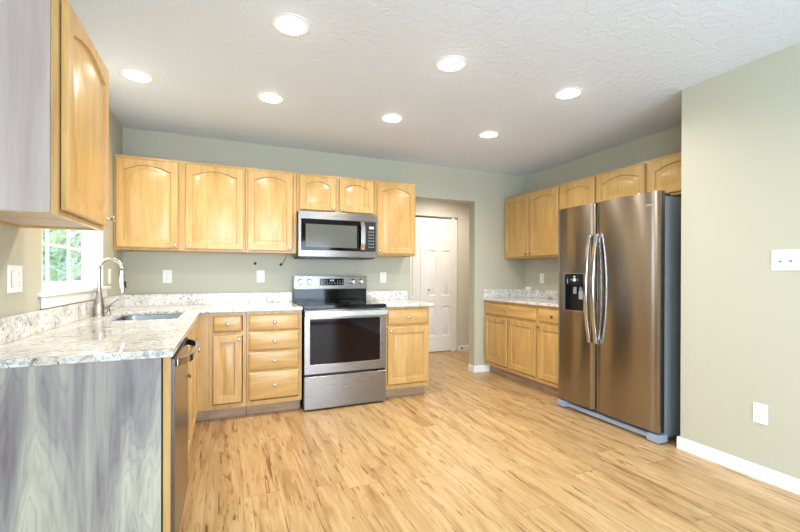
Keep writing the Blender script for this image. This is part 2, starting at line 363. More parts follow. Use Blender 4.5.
# window over the sink
w1 = bpy.data.objects.new('window_1', None); COL.objects.link(w1); struct(w1)
xo = -.085
boxes('window_jamb', M['white_trim'], [(-.119, -.001, WY0, WY0+.012, WZ0+.02, WZ1), (-.119, -.001, WY1-.012, WY1, WZ0+.02, WZ1), (-.119, -.001, WY0+.012, WY1-.012, WZ1-.012, WZ1)], w1)
boxes('window_stool', M['white_trim'], [(-.119, .0, WY0+.0, WY1-.0, WZ0-.004, WZ0+.018), (.0, .032, -1.735, -.53, WZ0-.004, WZ0+.018)], w1, .003)
boxes('window_apron', M['white_trim'], [(.0005, .016, -1.705, -.57, 1.022, WZ0-.005)], w1, .003)
a0, a1, b0, b1 = WY0+.012, WY1-.012, WZ0+.018, WZ1-.012
boxes('window_frame', M['white_trim'], [(xo-.03, xo, a0, a0+.028, b0, b1), (xo-.03, xo, a1-.028, a1, b0, b1), (xo-.03, xo, a0+.028, a1-.028, b0, b0+.016), (xo-.03, xo, a0+.028, a1-.028, b1-.04, b1)], w1, .003)
def sash(z0, z1, x, nm):
    y0, y1 = a0+.028, a1-.028
    s = boxes(nm, M['white_trim'], [(x-.012, x+.012, y0, y0+.035, z0, z1), (x-.012, x+.012, y1-.035, y1, z0, z1), (x-.012, x+.012, y0+.035, y1-.035, z0, z0+.030), (x-.012, x+.012, y0+.035, y1-.035, z1-.035, z1)], w1, .002)
    mu = []
    for k in (1, 2): yy = y0 + (y1-y0)*k/3; mu.append((x-.006, x+.006, yy-.009, yy+.009, z0+.035, z1-.035))
    zz = (z0+z1)/2; mu.append((x-.005, x+.005, y0+.035, y1-.035, zz-.009, zz+.009))
    boxes('muntin', M['white_trim'], mu, s); pane_quads('glass', [('x', x, y0+.03, y1-.03, z0+.03, z1-.03)], s)
zm = 1.58
sash(b0+.016, zm+.02, xo-.013, 'lower_sash'); sash(zm-.015, b1-.04, xo-.038, 'upper_sash')

# ---------------------------------------------------------------- recessed ceiling lights
LLAB = {0: 'recessed ceiling light nearest the left wall cabinet, far row', 1: 'recessed ceiling light in the far row, second from the left',
        2: 'recessed ceiling light in the far row, above and right of the microwave', 3: 'recessed ceiling light in the far row, nearest the right wall cabinets',
        4: 'largest recessed ceiling light, near row at the top left of the photo', 5: 'middle recessed ceiling light of the near row of three',
        6: 'recessed ceiling light at the right end of the near row, towards the fridge', 7: 'recessed ceiling light in the hallway beyond the opening'}
for k, (x, y) in enumerate(LIGHTS):
    t = thing('ceiling_light', LLAB[k], 'ceiling light', (x, y, CE), 0, 'round recessed ceiling lights')
    bm = bmesh.new(); lathe(bm, [(.0735, .002), (.097, .0), (.098, -.004), (.09, -.007), (.076, -.005), (.0735, .002)], Matrix(), 48)
    bm.faces.ensure_lookup_table()
    for f in [f for f in bm.faces if len(f.verts) > 4]: bm.faces.remove(f)
    finish(bm, 'trim_ring', M['white_trim'], t)
    bm = bmesh.new()
    lathe(bm, [(.0725, 0), (.066, .045), (.060, .085), (.0, .087)], Matrix(), 48); bm.faces.ensure_lookup_table()
    for f in [f for f in bm.faces if len(f.verts) > 4 and f.calc_center_median().z < .01]: bm.faces.remove(f)
    finish(bm, 'housing', M['white_trim'], t)
    bm = bmesh.new(); lathe(bm, [(0, .028), (.035, .022), (.050, .026), (.052, .034), (.042, .06), (.02, .084)], Matrix(), 40); finish(bm, 'bulb', M['lamp'], t)
    l = bpy.data.lights.new('lamp_light', 'AREA'); l.shape = 'DISK'; l.size = .09; l.energy = CAN_W * (1.8 if k == 7 else 1); l.color = CAN_COL; l.spread = R(165)
    lo = bpy.data.objects.new('lamp_light', l); lo.parent = t; lo.location = (0, 0, .018); COL.objects.link(lo)
    p_ = bpy.data.lights.new('bulb_light', 'POINT'); p_.shadow_soft_size = .03; p_.energy = BULB_W; p_.color = CAN_COL
    po = bpy.data.objects.new('bulb_light', p_); po.parent = t; po.location = (0, 0, -.035); COL.objects.link(po)

# ---------------------------------------------------------------- cabinets
def door_loop(x0, x1, z0, zs, rise, y, d=0, n=14):
    # closed loop with an arched top; zs = spring height of the arch
    a, b = x0+d, x1-d; pts = [(a, y, z0+d), (b, y, z0+d)]
    for i in range(n+1):
        s = 1 - 2*i/n; xx = (a+b)/2 + s*(b-a)/2
        q = abs(s)/.94; h = rise*(1-q*q) if q < 1 else 0
        pts.append((xx, y, zs - d + h))
    return pts
def door_front(parent, x0, x1, z0, z1, y, arch, knob, mat, th=.02, st=.054):
    bm = bmesh.new(); n = 14; rise = min(.042, (x1-x0)*.10) if arch else 0
    def outer(d, yy):
        a, b = x0+d, x1-d; pts = [(a, yy, z0+d), (b, yy, z0+d)]
        for i in range(n+1):
            s = 1-2*i/n; pts.append(((a+b)/2 + s*(b-a)/2, yy, z1-d))
        return pts
    zs = z1 - st - rise + (.006 if arch else 0)
    L = [outer(.001, y), outer(0, y-th+.005), outer(.005, y-th)]
    I = lambda d, yy: door_loop(x0+st, x1-st, z0+st, zs, rise, yy, d)
    L += [I(-.0, y-th), I(.003, y-th+.010), I(.007, y-th+.012), I(.012, y-th+.012), I(.040, y-th+.002), I(.042, y-th+.0015)]
    loops(bm, L)
    o = finish(bm, 'door', mat, parent, smooth=25); knob_at(o, knob, y-th)
    if x1-x0: boxes('bumper', M['plate'], [(x0+.012, x0+.020, y+.0004, y+.0034, z0+.012, z0+.020)], o) if False else None
    return o
def drawer_front(parent, x0, x1, z0, z1, y, knob, mat, th=.02):
    bm = bmesh.new()
    def rc(d, yy): return [(x0+d, yy, z0+d), (x1-d, yy, z0+d), (x1-d, yy, z1-d), (x0+d, yy, z1-d)]
    loops(bm, [rc(.001, y), rc(0, y-th+.008), rc(.003, y-th+.005), rc(.011, y-th+.001), rc(.014, y-th)])
    o = finish(bm, 'drawer', mat, parent, smooth=20)
    if knob: knob_at(o, knob, y-th)
    return o
knob_mesh = None
def knob_at(parent, p, y):
    global knob_mesh
    if knob_mesh is None:
        bm = bmesh.new(); lathe(bm, [(.007, 0), (.0055, .004), (.0055, .012), (.013, .017), (.0145, .022), (.012, .027), (.004, .029), (0, .029)], Matrix.Rotation(R(90), 4, 'X'), 20)
        k = finish(bm, 'knob', M['nickel']); knob_mesh = k.data; bpy.data.objects.remove(k)
    o = bpy.data.objects.new('knob', knob_mesh); COL.objects.link(o); o.parent = parent; o.location = (p[0], y, p[1])
def cabinet(name, label, loc, rotz, W, D, z0, z1, fronts, group, cat='cabinet', toe=False, open_top=False):
    """local frame: x along the width, -y out of the wall, z up"""
    t = thing(name, label, cat, loc, rotz, group); e = .0008; s = .016
    zb = z0
    if toe: zb = z0+.1
    P = [(e, s, -D+.019, -.002, zb, z1), (W-s, W-e, -D+.019, -.002, zb, z1), (s, W-s, -.008, -.002, zb+.001, z1-s)]
    if not open_top: P.append((s, W-s, -D+.019, -.002, z1-s, z1))
    P.append((s, W-s, -D+.019, -.008, zb + (.0 if toe else .014), zb + (.016 if toe else .028)))
    boxes('carcass', M['maple'], P, t)
    if not toe: boxes('underside_panel', M['maple_in'], [(s+.0005, W-s-.0005, -D+.0195, -.0085, zb+.010, zb+.0138)], t)
    # face frame with openings behind every front
    F = [(e, W-e, -D, -D+.0185, z1-.032, z1), (e, W-e, -D, -D+.0185, zb, zb+.036), (e, .03, -D, -D+.0185, zb+.036, z1-.032), (W-.03, W-e, -D, -D+.0185, zb+.036, z1-.032)]
    xs = sorted(set([round(f[1], 4) for f in fronts] + [round(f[2], 4) for f in fronts]))
    for f in fronts:
        for g in fronts:
            if g[1] > f[2] and g[1]-f[2] < .09 and abs(g[3]-f[3]) < .02: F.append((f[2]-.01, g[1]+.01, -D, -D+.0183, zb+.036, z1-.032))
            if g[3] > f[4] and g[3]-f[4] < .04 and g[1] < f[2] and g[2] > f[1]: F.append((.03, W-.03, -D+.0002, -D+.0181, f[4]-.008, g[3]+.008))
    boxes('face_frame', M['maple'], list(dict.fromkeys(F)), t)
    for f in fronts:
        kind, x0, x1, a, b, kn = f
        if kind == 'door': door_front(t, x0, x1, a, b, -D-.0035, not toe, kn, M['maple'])
        else: drawer_front(t, x0, x1, a, b, -D-.0005, kn, M['maple_h'])
    if toe: boxes('toe_kick', M['toe'], [(e, W-e, -D+.075, -D+.091, 0.001, .0995)], t)
    return t
GU, GB = 'wall cabinets above the back counter', 'base cabinets under the back counter'
a, b = UZ0+.018, UZ1-.022
cabinet('wall_cabinet', 'wide two-door maple wall cabinet at the left end of the back wall', (0.002, 0, 0), 0, .984, .305, UZ0, UZ1,
        [('door', .016, .456, a, b, (.428, a+.03)), ('door', .510, .968, a, b, (.538, a+.03))], GU)
cabinet('wall_cabinet', 'single-door maple wall cabinet directly left of the microwave', (.988, 0, 0), 0, .450, .305, UZ0, UZ1,
        [('door', .018, .414, a, b, (.386, a+.03))], GU)
mz = 1.790
cabinet('wall_cabinet', 'short two-door maple wall cabinet directly above the microwave', (1.440, 0, 0), 0, .776, .305, mz, UZ1,
        [('door', .026, .371, mz+.018, b, (.345, mz+.046)), ('door', .405, .757, mz+.018, b, (.431, mz+.046))], GU)
cabinet('wall_cabinet', 'single-door maple wall cabinet right of the microwave, by the hall opening', (2.218, 0, 0), 0, .460, .305, UZ0, UZ1,
        [('door', .020, .445, a, b, (.046, a+.03))], GU)
# left wall cabinet, near the camera
lc = cabinet('wall_cabinet', 'large maple wall cabinet on the left wall, with pale grey side panel', (0, -2.491, 0), R(90), .568, .305, UZ0, UZ1,
        [('door', .020, .550, a, b, (.528, a+.035))], None)
boxes('side_panel', M['pinkwood'], [(-.006, -.0002, -.286, -.002, UZ0+.004, UZ1)], lc)['label'] = 'pale pinkish grey laminate side panel'
# right wall cabinets (rot -90: local x runs towards the camera)
GR = 'wall cabinets on the right wall around the fridge'
cabinet('wall_cabinet', 'two-door maple wall cabinet in the corner of the right wall', (XR, -.002, 0), R(-90), .928, .305, UZ0, UZ1,
        [('door', .024, .456, a, b, (.43, a+.03)), ('door', .473, .912, a, b, (.50, a+.03))], GR)
cabinet('wall_cabinet', 'narrow maple wall cabinet between the corner cabinet and the fridge', (XR, -.931, 0), R(-90), .453, .305, UZ0, UZ1,
        [('door', .010, .441, a, b, (.04, a+.03))], GR)
cabinet('wall_cabinet', 'short two-door maple wall cabinet directly above the fridge', (XR, -1.385, 0), R(-90), 1.010, .305, 1.83, UZ1,
        [('door', .014, .495, 1.848, b, (.465, 1.878)), ('door', .530, .990, 1.848, b, (.56, 1.878))], GR)
# base cabinets on the back wall
cabinet('base_cabinet', 'narrow maple base cabinet with one drawer over one door, by the corner', (.702, 0, 0), 0, .284, .61, 0, .884,
        [('drawer', .030, .246, .722, .858, (.138, .79)), ('door', .030, .246, .146, .696, (.222, .665))], GB, toe=True)
cabinet('base_cabinet', 'maple base cabinet with a stack of four drawers, left of the stove', (.988, 0, 0), 0, .449, .61, 0, .884,
        [('drawer', .013, .424, .722, .858, (.219, .79)), ('drawer', .013, .424, .556, .708, (.219, .632)), ('drawer', .013, .424, .390, .542, (.219, .466)), ('drawer', .013, .424, .146, .376, (.219, .262))], GB, toe=True)
cabinet('base_cabinet', 'maple base cabinet with one drawer over one door, right of the stove', (2.219, 0, 0), 0, .464, .61, 0, .884,
        [('drawer', .018, .448, .716, .858, (.233, .787)), ('door', .018, .448, .146, .690, (.045, .66))], GB, toe=True)
GBR = 'base cabinets under the right counter'
cabinet('base_cabinet', 'maple base cabinet with one wide drawer over two doors, right wall', (XR, -.002, 0), R(-90), .934, .61, 0, .884,
        [('drawer', .030, .918, .722, .852, (.45, .787)), ('door', .030, .455, .146, .696, (.425, .665)), ('door', .482, .918, .146, .696, (.51, .665))], GBR, toe=True)
cabinet('base_cabinet', 'maple base cabinet with one drawer and one door beside the fridge', (XR, -.937, 0), R(-90), .445, .61, 0, .884,
        [('drawer', .022, .43, .722, .852, (.226, .787)), ('door', .022, .43, .146, .696, (.05, .665))], GBR, toe=True)
# left run: sink base and corner
cabinet('base_cabinet', 'narrow maple base cabinet between the dishwasher and the sink cabinet', (0, -1.858, 0), R(90), .451, .61, 0, .884,
        [('drawer', .018, .433, .722, .858, (.225, .79)), ('door', .018, .433, .146, .696, (.05, .66))], None, toe=True)
cabinet('base_cabinet', 'two-door maple sink base cabinet below the sink and faucet', (0, -1.405, 0), R(90), .793, .61, 0, .884,
        [('drawer', .018, .380, .722, .858, None), ('drawer', .400, .762, .722, .858, None), ('door', .018, .380, .146, .696, (.352, .66)), ('door', .400, .762, .146, .696, (.428, .66))], None, toe=True, open_top=True)
cc = thing('corner_cabinet', 'plain maple corner base cabinet where the left and back counters meet', 'cabinet')
boxes('carcass', M['maple'], [(.002, .7012, -.590, -.002, .1, .884)], cc)
boxes('face_frame', M['maple'], [(.6115, .7012, -.610, -.5905, .1, .884)], cc)
boxes('toe_kick', M['toe'], [(.52, .7012, -.535, -.52, .001, .0995)], cc)

# ---------------------------------------------------------------- worktops
def worktop(name, label, poly, splashes, cutter=None):
    t = thing(name, label, 'countertop', (0, 0, 0), 0, 'speckled granite countertops')
    bm = bmesh.new(); prism(bm, poly, .8862, .914); s = finish(bm, 'slab', M['granite'], t)
    cut(s, [cutter] if cutter else [], .004)
    if splashes: boxes('backsplash', M['granite'], splashes, t, .002)
    return t
bm = bmesh.new(); prism(bm, rrect(.150, .545, -1.305, -.655, .06), .80, 1.0); sc_cut = finish(bm, 'c', M['granite'])
worktop('countertop', 'L-shaped speckled granite countertop with the sink and faucet', [(.001, -2.497), (.647, -2.497), (.647, -.647), (1.438, -.647), (1.438, -.001), (.001, -.001)],
        [(.001, .021, -2.496, -.021, .9142, 1.018), (.001, 1.437, -.021, -.001, .9142, 1.014)], sc_cut)
worktop('countertop', 'short speckled granite countertop right of the stove', [(2.216, -.647), (2.716, -.647), (2.716, -.001), (2.216, -.001)], [(2.217, 2.715, -.021, -.001, .9142, 1.014)])
worktop('countertop', 'speckled granite countertop on the right wall beside the fridge', [(XR-.645, -.001), (XR-.645, -1.386), (XR-.001, -1.386), (XR-.001, -.001)],
        [(XR-.021, XR-.001, -1.385, -.001, .9142, 1.014), (XR-.644, XR-.021, -.021, -.001, .9142, 1.014)])

# end panel of the left run
ep = thing('end_panel', 'grey streaked wood laminate panel closing the near end of the left counter', 'cabinet panel')
boxes('panel', M['greywood'], [(.001, .607, -2.482, -2.468, .001, .8855)], ep)
boxes('edge_stile', M['maple'], [(.613, .637, -2.482, -2.462, .001, .884)], ep, .002)['label'] = 'maple edge stile'
boxes('gap_shade', M['gap'], [(.6072, .6128, -2.478, -2.464, .001, .8855)], ep)  # near-black strip painting the shade in the groove between panel and stile

# sink
sk = thing('sink', 'stainless undermount sink set in the left granite counter below the window', 'sink')
bm = bmesh.new()
def rl(d, z, r): return [(x, y, z) for x, y in rrect(.140+d, .555-d, -1.315+d, -.645-d, r)]
loops(bm, [rl(-.012, .8858, .07), rl(0, .8858, .07), rl(.004, .86, .07), rl(.010, .70, .06), rl(.035, .682, .05), rl(.15, .679, .02)], cap0=False)
finish(bm, 'basin', M['sinksteel'], sk)
bm = bmesh.new(); lathe(bm, [(.0, .676), (.045, .679), (.045, .6815), (.03, .6815), (.028, .680), (0, .680)], Matrix.Translation((.35, -.98, 0)), 28); finish(bm, 'drain', M['chrome'], sk)

# faucet
fx, fy = .060, -.965
ft = thing('faucet', 'brushed steel gooseneck pull-down faucet standing behind the sink', 'faucet', (fx, fy, .9146))
bm = bmesh.new(); lathe(bm, [(.034, 0), (.034, .006), (.031, .012), (.032, .05), (.028, .09), (.019, .13), (.0145, .165), (.0135, .17)], Matrix(), 28); finish(bm, 'body', M['nickel'], ft)
pts = [(0, 0, .168), (0, 0, .24), (0, 0, .305)]; rr = .064
for i in range(1, 15): an = R(180 - 175*i/14); pts.append((rr + rr*math.cos(an), 0, .310 + rr*1.05*math.sin(an)))
bm = bmesh.new(); tube(bm, pts, .0128, 16); finish(bm, 'spout', M['nickel'], ft, smooth=60)
bm = bmesh.new(); lathe(bm, [(.0125, .300), (.0125, .275), (.0145, .26), (.017, .19), (.019, .152), (.017, .145), (0, .145)], Matrix.Translation((2*rr+.001, 0, 0)), 24); finish(bm, 'spray_head', M['chrome'], ft)
boxes('spray_button', M['black'], [(2*rr+.017, 2*rr+.024, -.006, .006, .185, .23)], ft, .002)
bm = bmesh.new(); tube(bm, [(.0, 0, .055), (.035, .012, .060), (.040, .014, .066)], [.014, .014, .012], 14); tube(bm, [(.038, .014, .062), (.075, .03, .095), (.095, .04, .112)], [.0085, .007, .009], 12); finish(bm, 'handle', M['nickel'], ft, smooth=60)
sd = thing('soap_dispenser', 'small steel soap dispenser right behind the faucet', 'soap dispenser', (.075, -.80, .9146))
bm = bmesh.new(); lathe(bm, [(.017, 0), (.017, .005), (.010, .012), (.009, .045), (.012, .05), (.012, .06), (.0, .062)], Matrix(), 20); finish(bm, 'base', M['nickel'], sd)
bm = bmesh.new(); tube(bm, [(0, 0, .055), (.03, 0, .06), (.055, 0, .052)], [.007, .006, .005], 10); finish(bm, 'nozzle', M['nickel'], sd, smooth=60)

# ---------------------------------------------------------------- dishwasher (left run, faces +x)
dw = thing('dishwasher', 'stainless dishwasher with a bowed handle at the near end of the left counter', 'dishwasher')
boxes('tub', M['steel_dark'], [(.03, .60, -2.458, -1.864, .1, .878)], dw)
boxes('door', M['steel_dark'], [(.6005, .649, -2.458, -1.862, .115, .872)], dw, .004)['label'] = 'dark stainless door'
boxes('toe_panel', M['black'], [(.53, .545, -2.458, -1.864, .004, .098)], dw)
bm = bmesh.new(); N = 20; ol = []
for i in range(N+1):
    s = i/N; y = -2.430 + .525*s; bow = .052*(1-(2*s-1)**4)
    ol.append((.651+bow, y))
ls = []
for i, (x, y) in enumerate(ol):
    dx = ol[min(i+1, N)][0]-ol[max(i-1, 0)][0]; dy = ol[min(i+1, N)][1]-ol[max(i-1, 0)][1]; L = math.hypot(dx, dy); nx, ny = dy/L, -dx/L
    h = .006
    ls.append([(x+nx*h, y+ny*h, .838), (x+nx*h, y+ny*h, .867), (x-nx*h, y-ny*h, .867), (x-nx*h, y-ny*h, .838)])
loops(bm, ls); finish(bm, 'handle', M['chrome'], dw, .002)

# ---------------------------------------------------------------- stove
SX = 1.447; SW = .760
st = thing('stove', 'stainless electric stove with black glass top between the base cabinets', 'stove', (SX, 0, 0))
boxes('body', M['black'], [(.004, SW-.004, -.625, -.03, .03, .895)], st)
boxes('foot', M['black'], [(.05, .09, -.58, -.54, 0.001, .03)], st); boxes('foot', M['black'], [(SW-.09, SW-.05, -.58, -.54, .001, .03)], st)
boxes('foot', M['black'], [(.05, .09, -.12, -.08, 0.001, .03)], st); boxes('foot', M['black'], [(SW-.09, SW-.05, -.12, -.08, .001, .03)], st)
ck = boxes('cooktop', M['black_glass'], [(0, SW, -.665, -.085, .8955, .922)], st, .006)
for cx, cy, r in [(.2, -.48, .11), (.56, -.48, .09), (.2, -.22, .08), (.56, -.22, .11)]:
    bm = bmesh.new(); ring = [[(cx + q*math.cos(2*math.pi*i/48), cy + q*math.sin(2*math.pi*i/48), z) for i in range(48)] for q, z in [(r-.003, .9221), (r-.003, .9226), (r, .9226), (r, .9221), (r-.003, .9221)]]
    loops(bm, ring, False, False); finish(bm, 'burner_ring', M['plate_dark'], ck)
boxes('back_riser', M['black_glass'], [(.002, SW-.002, -.085, -.03, .922, 1.045)], st, .003)
bgd = boxes('control_panel', M['steel'], [(0, SW, -.095, -.03, 1.046, 1.180)], st, .006, 3)
dp = boxes('display', M['black_glass'], [(.256, .506, -.098, -.0945, 1.083, 1.152)], bgd, .001)
mk = []
for i in range(9):
    xx = .272+.027*i; mk.append((xx, xx+.012, -.0987, -.0978, 1.096, 1.099)); mk.append((xx, xx+.009, -.0987, -.0978, 1.108, 1.111))
    if i not in (3, 4, 5): mk.append((xx, xx+.010, -.0987, -.0978, 1.128, 1.131))
mk += [(.362, .372, -.0987, -.0978, 1.126, 1.142), (.376, .386, -.0987, -.0978, 1.126, 1.142), (.392, .402, -.0987, -.0978, 1.126, 1.142)]
boxes('marking', M['white_mark'], mk, dp)
for kx in (.062, .150, .606, .695):
    bm = bmesh.new(); lathe(bm, [(.027, 0), (.027, .004), (.022, .008), (.020, .026), (.016, .029), (0, .029)], Matrix.Translation((kx, -.095, 1.120)) @ Matrix.Rotation(R(90), 4, 'X'), 28)
    box(bm, kx-.004, kx+.004, -.129, -.120, 1.104, 1.136); finish(bm, 'knob', M['chrome'], bgd)
# oven door with window
bm = bmesh.new(); prism(bm, [(.002, -.665), (SW-.002, -.665), (SW-.002, -.626), (.002, -.626)], .322, .882); od = finish(bm, 'oven_door', M['steel'], st)
bm = bmesh.new(); box(bm, .052, SW-.062, -.70, -.655, .405, .800); cut(od, [finish(bm, 'c', M['steel'])], .004)
boxes('oven_window', M['oven_glass'], [(.0525, SW-.0625, -.662, -.6555, .4055, .7995)], od)
for p in od.data.polygons: p.use_smooth = False
ls = []
bm = bmesh.new(); box(bm, .004, SW-.004, -.722, -.700, .826, .872); box(bm, .014, .05, -.702, -.664, .832, .866); box(bm, SW-.05, SW-.014, -.702, -.664, .832, .866); h_ = finish(bm, 'handle', M['chrome'], od, .006, 3)
boxes('storage_drawer', M['steel'], [(.002, SW-.002, -.665, -.626, .018, .303)], st, .005, 3)

# ---------------------------------------------------------------- microwave
MX = 1.441; MW = .772; MZ0, MZ1 = 1.360, 1.785
mo = thing('microwave', 'stainless over-the-range microwave with dark glass door, above the stove', 'microwave', (MX, 0, 0))
boxes('body', M['steel_dark'], [(.002, MW-.002, -.375, -.003, MZ0+.004, MZ1-.002)], mo, .002)
bm = bmesh.new(); prism(bm, [(0, -.400), (MW, -.400), (MW, -.3755), (0, -.3755)], MZ0, MZ1); fr = finish(bm, 'front_frame', M['steel'], mo)
bm = bmesh.new(); box(bm, .024, MW-.018, -.44, -.390, MZ0+.062, MZ1-.072); cut(fr, [finish(bm, 'c', M['steel'])], .003)
for p in fr.data.polygons: p.use_smooth = False
z0, z1 = MZ0+.0625, MZ1-.0725
md = boxes('door', M['black_glass'], [(.0245, .640, -.399, -.3905, z0, z1)], mo, .001)
boxes('window', M['micro_glass'], [(.065, .560, -.4005, -.3992, z0+.028, z1-.046)], md)
boxes('control_panel', M['black'], [(.642, MW-.0185, -.399, -.3905, z0, z1)], mo, .001)
mk = [(.685, .735, -.3998, -.3988, z1-.070, z1-.044)]
for r_ in range(6):
    for c_ in range(3):
        mk.append((.680+.022*c_, .692+.022*c_, -.3998, -.3988, z1-.100-.030*r_, z1-.0945-.030*r_))
boxes('clock_display', M['mark'], mk[:1], mo)
for q in mk[1:]: boxes('button', M['mark'], [q], mo)
bm = bmesh.new(); N = 16; ls = []
for i in range(N+1):
    s = i/N; z = z0+.012 + (z1-z0-.014)*s; bow = .034*(1-(2*s-1)**4) 
    ls.append([(.592, -.402-bow-.010, z), (.634, -.402-bow-.010, z), (.634, -.402-bow+.001, z), (.592, -.402-bow+.001, z)])
loops(bm, ls); finish(bm, 'handle', M['chrome'], md, .004, 3)
boxes('vent_grille', M['black'], [(.02, MW-.02, -.36, -.03, MZ0-.010, MZ0+.004)], mo)
def text(name, body, size, mat, parent, loc, rot):
    c = bpy.data.curves.new('t', 'FONT'); c.body = body; c.size = size; c.extrude = .0003; c.align_x = 'CENTER'; c.align_y = 'CENTER'; c.resolution_u = 3
    o = bpy.data.objects.new('t', c); COL.objects.link(o); bpy.context.view_layer.update()
    me = bpy.data.meshes.new_from_object(o.evaluated_get(bpy.context.evaluated_depsgraph_get())); bpy.data.objects.remove(o)
    me.materials.clear(); me.materials.append(mat); m = bpy.data.objects.new(name, me); COL.objects.link(m); m.parent = parent; m.location = loc; m.rotation_euler = rot; return m
text('logo', 'Whirlpool', .026, M['plate_dark'], mo, (.395, -.4004, MZ1-.035), (R(90), 0, 0))

# ---------------------------------------------------------------- fridge (faces -x)
FX = 3.613
fg = thing('fridge', 'tall stainless side-by-side fridge with ice dispenser, against the right wall', 'fridge', (0, .033, 0))
boxes('body', M['fridge_side'], [(3.700, 4.345, -2.328, -1.428, .03, 1.762)], fg, .004)
boxes('gasket', M['gap'], [(3.678, 3.700, -2.318, -1.400, .085, 1.755)], fg)
def fdoor(nm, ya, yb):   # ya near (small y), yb far
    bm = bmesh.new(); prof = []; N = 18
    for i in range(N+1):
        s = i/N; y = ya + (yb-ya)*s; q = abs(2*s-1); prof.append((FX + .004 + .014*(q**2) + (.010*((q-.93)/.07)**2 if q > .93 else 0) - .006, y))
    poly = prof + [(3.677, yb), (3.677, ya)]
    loops(bm, [[(x, y, .080) for x, y in poly], [(x, y, 1.790) for x, y in poly]])
    return finish(bm, nm, M['steel_fr'], fg, smooth=30)
fz = fdoor('freezer_door', -1.791, -1.385); rf = fdoor('fridge_door', -2.338, -1.799)
# ice and water dispenser recess
bm = bmesh.new(); box(bm, 3.58, 3.662, -1.695, -1.483, .885, 1.205); cut(fz, [finish(bm, 'c', M['steel_fr'])])
for p in fz.data.polygons: p.use_smooth = abs(p.normal.x) > .5 and p.area > 0
dp = boxes('dispenser', M['black'], [(3.655, 3.661, -1.694, -1.484, .886, 1.204), (3.612, 3.655, -1.694, -1.688, .886, 1.204), (3.612, 3.655, -1.490, -1.484, .886, 1.204), (3.612, 3.655, -1.688, -1.490, .886, .892), (3.610, 3.655, -1.688, -1.490, 1.11, 1.204)], fz)
boxes('bezel', M['chrome'], [(3.607, 3.612, -1.701, -1.694, .880, 1.211), (3.607, 3.612, -1.484, -1.478, .880, 1.211), (3.607, 3.612, -1.694, -1.484, .880, .886), (3.607, 3.612, -1.694, -1.484, 1.204, 1.211)], fz)
boxes('paddle', M['grille'], [(3.632, 3.640, -1.663, -1.618, .985, 1.06), (3.628, 3.650, -1.651, -1.629, 1.06, 1.09), (3.640, 3.646, -1.588, -1.548, 1.03, 1.09)], fz, .003)
for q in [(3.6092, 3.6099, -1.608, -1.578, 1.14, 1.165), (3.6092, 3.6099, -1.633, -1.623, 1.15, 1.155), (3.6092, 3.6099, -1.563, -1.553, 1.15, 1.155), (3.6092, 3.6099, -1.603, -1.583, 1.175, 1.185), (3.6092, 3.6099, -1.518, -1.515, 1.12, 1.16)]: boxes('marking', M['white_mark'], [q], dp)
def fhandle(par, yc):
    bm = bmesh.new(); N = 24; ls = []
    for i in range(N+1):
        s = i/N; z = .635 + .895*s; bow = .010 + .045*(1-(2*s-1)**2); x = 3.608-bow
        ls.append([(x-.008, yc-.016, z), (x-.008, yc+.016, z), (x+.008, yc+.016, z), (x+.008, yc-.016, z)])
    loops(bm, ls); box(bm, 3.592, 3.616, yc-.011, yc+.011, .637, .67); box(bm, 3.592, 3.616, yc-.011, yc+.011, 1.495, 1.528)
    finish(bm, 'handle', M['chrome'], par, .004, 3)
fhandle(fz, -1.762); fhandle(rf, -1.830)
boxes('hinge_cover', M['black'], [(3.63, 3.76, -2.325, -2.275, 1.7625, 1.776)], fg, .002)
boxes('base_grille', M['grille'], [(3.640, 3.690, -2.30, -1.42, .016, .050)], fg, .004)
boxes('foot_cover', M['grille'], [(3.618, 3.72, -2.338, -2.245, .006, .062)], fg, .006); boxes('foot_cover', M['grille'], [(3.618, 3.72, -1.478, -1.386, .006, .062)], fg, .006)
boxes('foot', M['black'], [(4.2, 4.24, -2.3, -2.26, .0005, .03)], fg); boxes('foot', M['black'], [(4.2, 4.24, -1.46, -1.42, .0005, .03)], fg)
boxes('foot', M['black'], [(3.66, 3.70, -2.3, -2.26, .0005, .03)], fg); boxes('foot', M['black'], [(3.66, 3.70, -1.46, -1.42, .0005, .03)], fg)
text('logo', 'Whirlpool', .028, M['mark'], rf, (3.6172, -2.235, 1.700), (R(90), 0, R(-90)))
boxes('edge_trim', M['chrome'], [(3.6215, 3.640, -2.3402, -2.3382, .082, 1.788)], rf)

